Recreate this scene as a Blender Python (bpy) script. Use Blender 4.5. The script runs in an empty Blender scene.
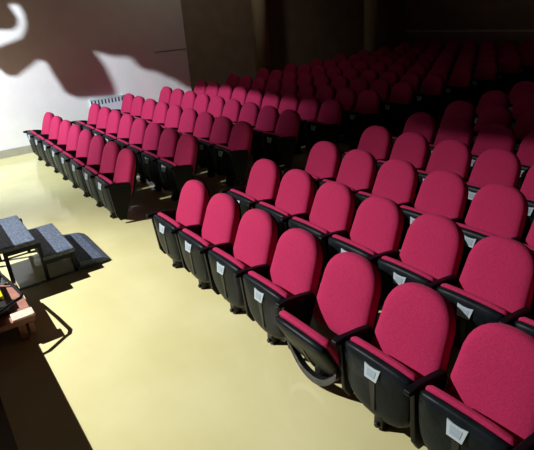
import bpy, bmesh, math, random
from mathutils import Matrix, Vector
from mathutils.geometry import tessellate_polygon
random.seed(7)
C = bpy.context.scene.collection
PI = math.pi

# ---------------------------------------------------------------- materials
def material(name, col, rough=.6, spec=.5, noise=None, bump=0, bscale=60, metal=0, coat=0, sheen=0):
    m = bpy.data.materials.new(name); m.use_nodes = True
    nt = m.node_tree; N = nt.nodes; L = nt.links
    b = N['Principled BSDF']
    b.inputs['Base Color'].default_value = (*col, 1)
    b.inputs['Roughness'].default_value = rough
    b.inputs['Specular IOR Level'].default_value = spec
    b.inputs['Metallic'].default_value = metal
    b.inputs['Coat Weight'].default_value = coat
    if sheen:
        b.inputs['Sheen Weight'].default_value = sheen
        b.inputs['Sheen Tint'].default_value = (1, .25, .4, 1)
    tc = N.new('ShaderNodeTexCoord')
    if noise:
        col2, sc, det = noise
        n = N.new('ShaderNodeTexNoise'); n.inputs['Scale'].default_value = sc; n.inputs['Detail'].default_value = det
        r = N.new('ShaderNodeValToRGB')
        r.color_ramp.elements[0].position = .35; r.color_ramp.elements[1].position = .65
        r.color_ramp.elements[0].color = (*col, 1); r.color_ramp.elements[1].color = (*col2, 1)
        L.new(tc.outputs['Object'], n.inputs['Vector']); L.new(n.outputs['Fac'], r.inputs['Fac'])
        L.new(r.outputs['Color'], b.inputs['Base Color'])
    if bump:
        n2 = N.new('ShaderNodeTexNoise'); n2.inputs['Scale'].default_value = bscale; n2.inputs['Detail'].default_value = 3
        bp = N.new('ShaderNodeBump'); bp.inputs['Strength'].default_value = bump; bp.inputs['Distance'].default_value = .01
        L.new(tc.outputs['Object'], n2.inputs['Vector']); L.new(n2.outputs['Fac'], bp.inputs['Height'])
        L.new(bp.outputs['Normal'], b.inputs['Normal'])
    return m

M = {
 'red': material('red_upholstery', (.42, .018, .082), .85, .2, ((.50, .024, .108), 90, 4), .35, 260, sheen=.15),
 'black': material('black_plastic', (.004, .006, .008), .38, .08, ((.010, .014, .017), 9, 5), .10, 30),
 'arm': material('black_armrest', (.006, .006, .008), .42, .15),
 'foot': material('black_foot', (.006, .006, .007), .4, .4),
 'plate': material('grey_number_plate', (.46, .54, .60), .4, .5),
 'mark': material('number_print', (.30, .38, .45), .6, .3, ((.34, .42, .49), 8, 2)),
 'wall': material('white_plaster', (.84, .84, .84), .8, .3, ((.88, .88, .88), 3, 4), .25, 18),
 'brownwall': material('brown_plaster', (.40, .31, .25), .85, .3, ((.46, .36, .29), 3, 4), .2, 20),
 'column': material('cream_column', (.74, .68, .46), .7, .3, ((.80, .74, .52), 4, 3)),
 'skirt': material('grey_skirting', (.36, .34, .28), .6, .4, ((.42, .40, .33), 5, 3)),
 'floor': material('ochre_linoleum', (.30, .23, .12), .45, .4, ((.36, .28, .15), 4, 4)),
 'ceiling': material('dark_ceiling', (.10, .09, .09), .9, .2),
 'stage': material('stage_boards', (.16, .10, .06), .6, .3, ((.12, .07, .045), 6, 3)),
 'tread': material('dark_blue_grey_tread', (.055, .075, .12), .55, .5, ((.15, .19, .27), 45, 5), .3, 120),
 'frame': material('black_metal_frame', (.006, .007, .010), .45, .2),
 'wood': material('reddish_wood', (.30, .13, .095), .6, .3, ((.40, .19, .14), 12, 4), .2, 40),
 'cream': material('cream_worn_strip', (.75, .62, .50), .6, .3, ((.65, .50, .40), 30, 3)),
 'case': material('black_case', (.012, .012, .012), .5, .4),
 'yellow': material('yellow_tape', (.80, .72, .02), .5, .4),
 'radiator': material('pale_blue_enamel', (.62, .74, .80), .4, .5),
 'slot': material('dark_slot', (.04, .07, .09), .6, .3),
 'curtain': material('maroon_occluder', (.10, .012, .02), .9, .2),
}

def water_material():
    m = bpy.data.materials.new('murky_water'); m.use_nodes = True
    nt = m.node_tree; N = nt.nodes; L = nt.links; b = N['Principled BSDF']
    tc = N.new('ShaderNodeTexCoord')
    n = N.new('ShaderNodeTexNoise'); n.inputs['Scale'].default_value = 1.3; n.inputs['Detail'].default_value = 6
    r = N.new('ShaderNodeValToRGB')
    r.color_ramp.elements[0].position = .3; r.color_ramp.elements[1].position = .7
    r.color_ramp.elements[0].color = (.68, .63, .31, 1); r.color_ramp.elements[1].color = (.77, .73, .40, 1)
    L.new(tc.outputs['Object'], n.inputs['Vector']); L.new(n.outputs['Fac'], r.inputs['Fac']); L.new(r.outputs['Color'], b.inputs['Base Color'])
    b.inputs['Roughness'].default_value = .10
    b.inputs['IOR'].default_value = 1.33
    n2 = N.new('ShaderNodeTexNoise'); n2.inputs['Scale'].default_value = 5; n2.inputs['Detail'].default_value = 2
    bp = N.new('ShaderNodeBump'); bp.inputs['Strength'].default_value = .12; bp.inputs['Distance'].default_value = .02
    L.new(tc.outputs['Object'], n2.inputs['Vector']); L.new(n2.outputs['Fac'], bp.inputs['Height']); L.new(bp.outputs['Normal'], b.inputs['Normal'])
    return m
M['water'] = water_material()

# ---------------------------------------------------------------- helpers
def box(bm, x0, x1, y0, y1, z0, z1, rot=None):
    vs = [bm.verts.new((x, y, z)) for x in (x0, x1) for y in (y0, y1) for z in (z0, z1)]
    for f in ((0,1,3,2), (4,6,7,5), (0,4,5,1), (2,3,7,6), (0,2,6,4), (1,5,7,3)):
        bm.faces.new([vs[i] for i in f])
    if rot is not None: bmesh.ops.transform(bm, matrix=rot, verts=vs)
    return vs

def tube(bm, pts, r, n=8):
    pts = [Vector(p) for p in pts]; rings = []
    for i, p in enumerate(pts):
        a = pts[max(i-1, 0)]; b = pts[min(i+1, len(pts)-1)]
        t = (b-a).normalized(); u = t.cross(Vector((0, 0, 1)))
        if u.length < .01: u = t.cross(Vector((1, 0, 0)))
        u.normalize(); v = t.cross(u)
        rr = r[i] if isinstance(r, (list, tuple)) else r
        rings.append([bm.verts.new(p + rr*(math.cos(2*PI*k/n)*u + math.sin(2*PI*k/n)*v)) for k in range(n)])
    for A, B in zip(rings, rings[1:]):
        for k in range(n): bm.faces.new((A[k], A[(k+1) % n], B[(k+1) % n], B[k]))
    bm.faces.new(rings[0][::-1]); bm.faces.new(rings[-1])

def prism(bm, pts, axis, a, b):
    """polygon pts in the plane across axis, extruded from a to b"""
    def P(u, v, w): return {'x': (w, u, v), 'y': (u, w, v), 'z': (u, v, w)}[axis]
    A = [bm.verts.new(P(u, v, a)) for u, v in pts]; B = [bm.verts.new(P(u, v, b)) for u, v in pts]
    n = len(pts)
    for i, j, k in tessellate_polygon([[Vector((u, v, 0)) for u, v in pts]]):
        bm.faces.new((A[i], A[j], A[k])); bm.faces.new((B[k], B[j], B[i]))
    for i in range(n): bm.faces.new((A[i], B[i], B[(i+1) % n], A[(i+1) % n]))

def pad(bm, outline, rings, cen, place):
    """closed cushion: outline scaled about cen for every (scale, depth) ring, capped at both ends"""
    cu, cv = cen; R = []
    for s, w in rings:
        R.append([bm.verts.new(place(cu+(u-cu)*s, cv+(v-cv)*s, w)) for u, v in outline])
    n = len(outline)
    for A, B in zip(R, R[1:]):
        for k in range(n): bm.faces.new((A[k], A[(k+1) % n], B[(k+1) % n], B[k]))
    for ring, w in ((R[0], rings[0][1]), (R[-1], rings[-1][1])):
        c = bm.verts.new(place(cu, cv, w))
        for k in range(n): bm.faces.new((ring[k], ring[(k+1) % n], c))

def obj(name, bm, mat, parent=None, smooth=False, bevel=0):
    bmesh.ops.recalc_face_normals(bm, faces=bm.faces)
    me = bpy.data.meshes.new(name); bm.to_mesh(me); bm.free()
    if smooth:
        for p in me.polygons: p.use_smooth = True
    me.materials.append(M[mat])
    o = bpy.data.objects.new(name, me); C.objects.link(o)
    if parent is not None: o.parent = parent
    if bevel:
        b = o.modifiers.new('bevel', 'BEVEL'); b.width = bevel; b.segments = 3; b.limit_method = 'ANGLE'
    return o

def tag(o, label, cat, group=None):
    o['label'] = label; o['category'] = cat
    if group: o['group'] = group
    return o
def thing(name, label, cat, loc=(0, 0, 0), group=None):
    o = bpy.data.objects.new(name, None); o.empty_display_size = .1; C.objects.link(o); o.location = loc
    return tag(o, label, cat, group)
def struct(name, bm, mat, **k):
    o = obj(name, bm, mat, **k); o['kind'] = 'structure'; return o

# ---------------------------------------------------------------- the setting
WX = -10.75            # face of the left wall
RISE, DY, Y0 = .0196, .874, 1.766
FLZ = -.10
BACKY = 14.4
bm = bmesh.new(); box(bm, WX-.35, WX, -6, 5.53, -.2, 6.5); struct('wall_left', bm, 'wall')
bm = bmesh.new(); box(bm, WX-1.5, WX-1.2, 5.53, BACKY, -.2, 6.5); box(bm, WX-1.5, WX-.36, 5.3, 5.53, -.2, 6.5); struct('wall_recess', bm, 'brownwall')
bm = bmesh.new(); box(bm, WX-1.5, 9.3, BACKY, BACKY+.3, -.2, 6.5); struct('wall_back', bm, 'brownwall')
bm = bmesh.new(); box(bm, 9, 9.3, -6, BACKY, -.2, 6.5); struct('wall_right', bm, 'brownwall')
bm = bmesh.new(); box(bm, WX-1.5, 9.3, -6.3, -6, -.2, 6.5); struct('wall_stage', bm, 'brownwall')
bm = bmesh.new(); box(bm, WX-1.5, 9.3, -6.3, BACKY+.3, 6.5, 6.7); struct('ceiling', bm, 'ceiling')
bm = bmesh.new(); box(bm, WX, WX+.03, -.6, 5.53, -.1, .15); struct('baseboard_left', bm, 'skirt', bevel=.006)
bm = bmesh.new(); box(bm, WX-1.1, 9, BACKY-.05, BACKY, 1.22, 1.285); struct('trim_1', bm, 'column', bevel=.005)
bm = bmesh.new(); box(bm, WX, WX+.006, 4.75, 5.51, 1.595, 1.603); struct('trim_2', bm, 'slot')
# sloping auditorium floor
bm = bmesh.new()
pr = [(-6, -.4), (BACKY, -.4), (BACKY, FLZ+(BACKY-Y0)/DY*RISE), (Y0, FLZ), (-6, FLZ)]
prism(bm, pr, 'x', WX-1.5, 9.2); struct('floor', bm, 'floor')
bm = bmesh.new(); box(bm, WX+.001, 8.99, -.04, 9, -.004, 0)
w = obj('flood_water', bm, 'water'); w['kind'] = 'stuff'
tag(w, 'shallow murky yellow flood water standing over the auditorium floor', 'water')
bm = bmesh.new(); box(bm, WX+.04, 8.9, -5.9, -.24, -.09, .86); struct('floor_stage', bm, 'stage', bevel=.01)

for cy in (7.85, 11.85):
    bm = bmesh.new()
    tube(bm, [(-11.08, cy, -.1), (-11.08, cy, 6.5)], .2, 40)
    struct('trim_3' if cy < 8 else 'trim_4', bm, 'column', smooth=True)

# radiator on the left wall
rad = thing('radiator', 'pale blue white radiator with dark slots on white left wall', 'radiator', (WX, 3.50, .17))
bm = bmesh.new(); box(bm, .004, .045, -.36, .36, 0, .64); obj('body', bm, 'radiator', rad, bevel=.01)
bm = bmesh.new(); box(bm, .002, .05, -.37, .37, .642, .665); obj('top_cover', bm, 'radiator', rad, bevel=.004)
for k in range(10):
    y = -.33+k*.073
    bm = bmesh.new(); box(bm, .046, .049, y-.015, y+.015, .54, .63); obj('slot', bm, 'slot', rad)

# ---------------------------------------------------------------- the tip-up chair
def back_outline():
    pts = []; hw, H, top = .240, .565, .25
    n = 16
    for k in range(n+1):                           # dome
        a = PI*k/n; c, s = math.cos(a), math.sin(a)
        e = 2/2.45
        pts.append((hw*math.copysign(abs(c)**e, c), H-top+top*abs(s)**e))
    pts += [(-hw*1.045, .15), (-hw*1.06, .09), (-hw*1.05, .04), (-hw*.98, .008), (-hw*.5, 0), (0, -.004), (hw*.5, 0), (hw*.98, .008), (hw*1.05, .04), (hw*1.06, .09), (hw*1.045, .15)]
    return pts
def pan_outline(hw=.250, z0=.0, z1=.41):
    pts = []
    right = [(hw*.90, z1), (hw*.975, z1-.012), (hw, z1-.04), (hw, z1-.14), (hw*.99, z1-.22), (hw*.95, z1-.29), (hw*.86, z1-.35), (hw*.68, z1-.40), (hw*.40, z1-.43), (hw*.14, z1-.44)]
    pts = [(hw*.5, z1+.006), *right, *[(-u, v) for u, v in right[::-1]], (-hw*.5, z1+.006), (0, z1+.008)]
    return pts

LEAN = math.atan(.36)
def back_place(u, v, w):                           # w grows towards the front (-y)
    c, s = math.cos(LEAN), math.sin(LEAN)
    return (u+.004, .227+v*s-w*c, .398+v*c+w*s*.9)

HINGE = Vector((0, .04, .29))
def pan_matrix(a):
    return Matrix.Translation(HINGE) @ Matrix.Rotation(a, 4, 'X') @ Matrix.Translation(-HINGE)

def make_chair(open_angle=0, bar=(.05, .09), plate=True):
    t = thing('auditorium_chair', '', 'chair')
    bm = bmesh.new()
    pad(bm, back_outline(), [(.90, .0), (.965, .004), (.995, .016), (1, .035), (.995, .055), (.97, .072), (.92, .083), (.8, .091), (.6, .096), (.3, .098)], (0, .26), back_place)
    obj('backrest', bm, 'red', t, smooth=True)
    bm = bmesh.new()
    pad(bm, back_outline(), [(.80, -.034), (.9, -.03), (.955, -.018), (.965, -.002)], (0, .26), back_place)
    obj('back_shell', bm, 'black', t, smooth=True)
    A = pan_matrix(open_angle)
    bm = bmesh.new()
    zo = .225
    def pp(u, v, w): return A @ Vector((u, -.005 - w + .03*(1-v/.41), zo+v))
    # moulded shell, facing the stage when the seat is folded up
    pad(bm, pan_outline(), [(.93, 0), (.985, .006), (1, .02), (.985, .034), (.94, .046), (.8, .056), (.6, .062), (.3, .065)], (0, .2), pp)
    sh = obj('seat_shell', bm, 'black', t, smooth=True)
    # rib moulded down the middle of the shell
    bm = bmesh.new()
    prism(bm, [(-.022, .27), (.022, .27), (.012, .05), (-.012, .05)], 'y', 0, .012)
    for v in bm.verts:
        u, w, z = v.co; v.co = pp(u, z, .058+w)
    obj('shell_rib', bm, 'foot', t)
    # folded cushion behind the shell
    def cp(u, v, w): return A @ Vector((u, -.001 + w*.62 + .03*(1-v/.41), zo+.008+v))
    bm = bmesh.new()
    pad(bm, [(u*.985, v*1.0) for u, v in pan_outline()], [(.95, 0), (.99, .01), (1, .03), (.985, .055), (.95, .072), (.86, .082), (.6, .088), (.3, .09)], (0, .2), cp)
    obj('seat_cushion', bm, 'red', t, smooth=True)
    # number plate, wider above than below
    if plate:
        bm = bmesh.new()
        prism(bm, [(-.058, .375), (-.02, .367), (.02, .367), (.058, .375), (.043, .295), (-.043, .295)], 'y', 0, .006)
        for v in bm.verts:
            u, w, z = v.co; v.co = pp(u, z, .048+.028*(.4-z)/.1+w)
        pl = obj('number_plate', bm, 'plate', t)
        bm = bmesh.new()
        prism(bm, [(-.034, .357), (.034, .357), (.028, .312), (-.028, .312)], 'y', .0065, .008)
        for v in bm.verts:
            u, w, z = v.co; v.co = pp(u, z, .048+.028*(.4-z)/.1+w)
        obj('number_field', bm, 'mark', pl)
    # curved bar under the seat that carries the foot
    bm = bmesh.new(); pts = []
    for k in range(13):
        a = -1+2*k/12; pts.append((a*.245, .02+.02*abs(a), .155+.17*abs(a)**2.2))
    for i, (p, q) in enumerate(zip(pts, pts[1:])):
        pass
    lo = [(x, z-.028) for x, y, z in pts]; hi = [(x, z+.028) for x, y, z in pts]
    prism(bm, lo+hi[::-1], 'y', *bar)
    obj('cross_bar', bm, 'foot', t)
    bm = bmesh.new()
    prism(bm, [(-.03, .25), (.03, .25), (.035, .02), (-.035, .02)], 'y', .0, .075)
    box(bm, -.06, .06, -.07, .11, 0, .03)
    tube(bm, [(0, .0, .13), (0, -.02, .13)], .018, 12)
    obj('pedestal', bm, 'foot', t, bevel=.006)
    return t

def add_side(t, s):
    x = s*.271
    bm = bmesh.new()
    prism(bm, [(-.095, .600), (-.105, .615), (-.098, .634), (-.03, .638), (.12, .622), (.21, .605), (.225, .585), (.21, .565), (.1, .578), (-.03, .592)], 'x', x-.021, x+.021)
    obj('armrest', bm, 'arm', t, bevel=.011)
    bm = bmesh.new()
    prism(bm, [(-.055, .60), (.22, .585), (.235, .55), (.21, .44), (.13, .25), (.10, .15), (.02, .15), (-.02, .22)], 'x', x-.016, x+.016)
    obj('side_frame', bm, 'arm', t, bevel=.006)

proto = make_chair(); add_side(proto, 1)
proto_end = make_chair(); add_side(proto_end, 1); add_side(proto_end, -1)
proto_low = make_chair(math.radians(23), (-.06, -.02), False); add_side(proto_low, 1)
used = set()
def clone(p):
    if p.name not in used:
        used.add(p.name); return p
    r = p.copy(); C.objects.link(r)
    for ch in list(p.children):
        if ch.name in p.get('_skip', ''): continue
        c = ch.copy(); C.objects.link(c); c.parent = r
        for g in list(ch.children):
            d = g.copy(); C.objects.link(d); d.parent = c
    return r

ORD = ['first', 'second', 'third', 'fourth', 'fifth', 'sixth', 'seventh', 'eighth', 'ninth', 'tenth', 'eleventh', 'twelfth', 'thirteenth', 'fourteenth']
def row_name(k): return 'front row' if k == 0 else ORD[k]+' row'
NR = [8, 7, 6, 5, 4, 4, 3, 2, 1]
jit = lambda a: random.uniform(-a, a)
for k in range(14):
    y, z = Y0+k*DY, FLZ+k*RISE
    if k < len(NR):
        for i in range(NR[k]):
            src = proto_end if i == 0 else proto_low if (k == 0 and i == 4) else proto
            o = clone(src); o.location = (-4.289+i*.55, y+jit(.006), z)
            if i == 0: l = 'red tip-up chair at the aisle end of the %s, right seating block' % row_name(k)
            elif k == 0 and i == 4: l = 'front row red chair whose seat is partly lowered, right of the aisle'
            else: l = 'red tip-up chair, %s from the aisle in the %s, right block' % (ORD[i], row_name(k))
            tag(o, l, 'chair', 'red chairs in the right seating block')
    n = 8 if k < 2 else 9
    for i in range(n):
        if k == 13 and i == 0: continue
        src = proto_end if i == n-1 else proto
        o = clone(src); o.location = ((-6.092 if k < 2 else -6.06)-i*(.55 if k < 2 else .5425), y+jit(.006), z)
        if i == 0: l = 'red tip-up chair at the aisle end of the %s, left seating block' % row_name(k)
        elif i == n-1: l = 'red tip-up chair nearest the left wall in the %s, left block' % row_name(k)
        else: l = 'red tip-up chair, %s from the aisle in the %s, left block' % (ORD[i], row_name(k))
        tag(o, l, 'chair', 'red chairs in the left seating block')

# ---------------------------------------------------------------- portable steps by the stage
st = thing('portable_steps', 'black portable three-tread steps standing in the flood water', 'steps', (-5.365, .68, -.1))
X0, X1 = -.435, .435
def tread(y0, y1, z):
    bm = bmesh.new(); box(bm, X0, X1, y0, y1, z-.05, z); return obj('tread', bm, 'tread', st, bevel=.012)
tread(-.70, -.36, .77); tread(-.36, -.02, .57); tread(-.01, .31, .37)
bm = bmesh.new()
prism(bm, [(.32, .08), (.32, .19), (.34, .20), (.56, .165), (.63, .13), (.65, .09), (.65, .02)], 'x', X0, X1)
obj('tread', bm, 'tread', st, bevel=.008)
def leg(x, y, h):
    bm = bmesh.new(); box(bm, x-.018, x+.018, y-.018, y+.018, 0, h); obj('leg', bm, 'frame', st, bevel=.004)
for x in (X0+.02, X1-.02):
    leg(x, -.66, .72); leg(x, -.31, .52); leg(x, -.005, .52); leg(x, .28, .32)
    for y0, y1, z0, z1 in ((-.64, .26, .09, .11), (.013, .26, .275, .319), (-.292, -.023, .475, .519), (-.64, -.33, .675, .719)):
        bm = bmesh.new(); box(bm, x-.012, x+.012, y0, y1, z0, z1); obj('rail', bm, 'frame', st)
    bm = bmesh.new(); box(bm, x-.03, x+.0, .33, .60, 0, .12); obj('base', bm, 'frame', st)

# ---------------------------------------------------------------- wooden platform end and things on it
pf = thing('wooden_platform', 'reddish wooden platform corner jutting from the stage, worn cream end', 'platform', (-4.34, .01, .2))
bm = bmesh.new(); box(bm, -.42, .34, -.7, .36, -.05, 0); obj('board', bm, 'wood', pf, bevel=.006)
bm = bmesh.new(); box(bm, .22, .35, .20, .37, .001, .022); obj('end_strip', bm, 'cream', pf, bevel=.006)
bm = bmesh.new(); box(bm, -.42, .34, .30, .34, -.16, -.051); obj('bearer', bm, 'wood', pf, bevel=.004)
for x in (-.38, .30):
    for y in (-.5, .22):
        bm = bmesh.new(); box(bm, x-.03, x+.03, y, y+.06, -.3, -.051); obj('leg', bm, 'wood', pf, bevel=.004)
cs = thing('equipment_case', 'black equipment case with bright yellow lid on the wooden platform', 'case', (-4.49, .14, .201))
bm = bmesh.new(); box(bm, -.26, .34, -.30, .08, 0, .09); obj('body', bm, 'case', cs, bevel=.012)
bm = bmesh.new(); box(bm, .03, .22, -.05, .075, .091, .125); obj('lid', bm, 'yellow', cs, bevel=.008)
fr = thing('tubular_frame', 'bent black metal tube frame around the case on the platform', 'frame', (-4.1, .1, .201))
pts = [(-.62, .12, .014), (-.6, .17, .13), (-.27, .21, .15), (-.03, .24, .15), (.02, .22, .15), (.04, .18, .15), (.14, .04, .15), (.22, -.2, .10), (.23, -.26, .014)]
bm = bmesh.new(); tube(bm, pts, .014, 10); obj('tube', bm, 'frame', fr, smooth=True)

# ---------------------------------------------------------------- unseen sheet added to shade the rear of the hall
LIGHT = Vector((-7.1, -3.0, 5.0)); PY = -2.0
# sheet outline cut for the wanted shadow, each pair is (y, z) where its shadow meets the left wall
SHADOW_EDGE = [(1.389, 2.297), (1.749, 2.297), (2.016, 2.276), (2.119, 2.348), (2.14, 2.462), (2.047, 2.678), (2.119, 2.709),
       (2.263, 2.688), (2.315, 2.534), (2.304, 2.359), (2.243, 2.235), (2.16, 2.132), (1.985, 2.081), (1.749, 2.019),
       (1.492, 1.937), (1.461, 1.721), (1.656, 1.639), (1.769, 1.495), (1.893, 1.464), (2.14, 1.597), (2.335, 1.711),
       (2.51, 1.659), (2.582, 1.423), (2.736, 1.032), (2.952, 0.898), (3.343, 0.836), (3.724, 0.795), (3.703, 1.032),
       (3.6, 1.412), (3.405, 1.783), (3.847, 1.608), (4.238, 1.556), (4.31, 1.412), (4.495, 1.258), (4.814, 1.176),
       (4.979, 1.042), (5.174, 0.98), (5.401, 0.775), (5.658, 0.672)]
poly = []
for y, z in SHADOW_EDGE:
    f = (PY-LIGHT.y)/(y-LIGHT.y)
    poly.append((LIGHT.x+(WX-LIGHT.x)*f, LIGHT.z+(z-LIGHT.z)*f))
xs = poly[-1][0]
right = [(xs+.1+.12*j, 4.512+.006*math.sin(j*1.9)+.005*math.sin(j*.7)) for j in range(14)] + [(4, 4.50), (8.9, 4.50)]
left = [(WX+.1, 4.52), (poly[0][0]-.25, 4.52)]
bm = bmesh.new(); prism(bm, left+poly+right+[(8.9, 6.49), (WX+.1, 6.49)], 'y', PY-.006, PY+.006)
cu = obj('shadow_occluder', bm, 'curtain')
tag(cu, 'ragged maroon curtain border hanging above the stage, behind the viewer', 'curtain')

# ---------------------------------------------------------------- light
def look(o, p): o.rotation_euler = (Vector(p)-o.location).to_track_quat('-Z', 'Y').to_euler()
def spot(name, loc, aim, watts, size, blend, soft, col):
    l = bpy.data.lights.new(name, 'SPOT'); l.energy = watts; l.spot_size = math.radians(size); l.spot_blend = blend
    l.shadow_soft_size = soft; l.color = col
    o = bpy.data.objects.new(name, l); C.objects.link(o); o.location = loc; look(o, aim)
spot('stage_floodlight', LIGHT, (-3.7, -.3, 0), 4000, 78, 1, .010, (1, .985, .96))
spot('stage_floodlight', LIGHT, (WX, 2.8, 1.0), 4000, 73, 1, .010, (.88, .95, 1))
spot('warm_fill', (-8.9, 5.2, 6.2), (-11.9, 6.4, 1.8), 95, 96, 1, .2, (1, .86, .68))  # unseen warm fill added to brighten the left wall and columns
wd = bpy.data.worlds.new('world'); bpy.context.scene.world = wd; wd.use_nodes = True
wd.node_tree.nodes['Background'].inputs[0].default_value = (.01, .01, .012, 1)

# ---------------------------------------------------------------- camera
cam = bpy.data.cameras.new('camera'); co = bpy.data.objects.new('camera', cam); C.objects.link(co)
R = Vector((.58880049, .8055341, -.06654916)); U = Vector((-.29112263, .2881604, .9122561)); F = Vector((-.75403023, .51776288, -.40417819))
co.matrix_world = Matrix(((R.x, U.x, -F.x, 0), (R.y, U.y, -F.y, 0), (R.z, U.z, -F.z, 2.4038), (0, 0, 0, 1)))
cam.sensor_fit = 'HORIZONTAL'; cam.sensor_width = 36; cam.lens = 499.5173/534*36; cam.clip_start = .02
sc = bpy.context.scene; sc.camera = co
vs = sc.view_settings; vs.view_transform = 'Standard'; vs.look = 'None'; vs.gamma = 1; vs.exposure = 0; vs.use_curve_mapping = False
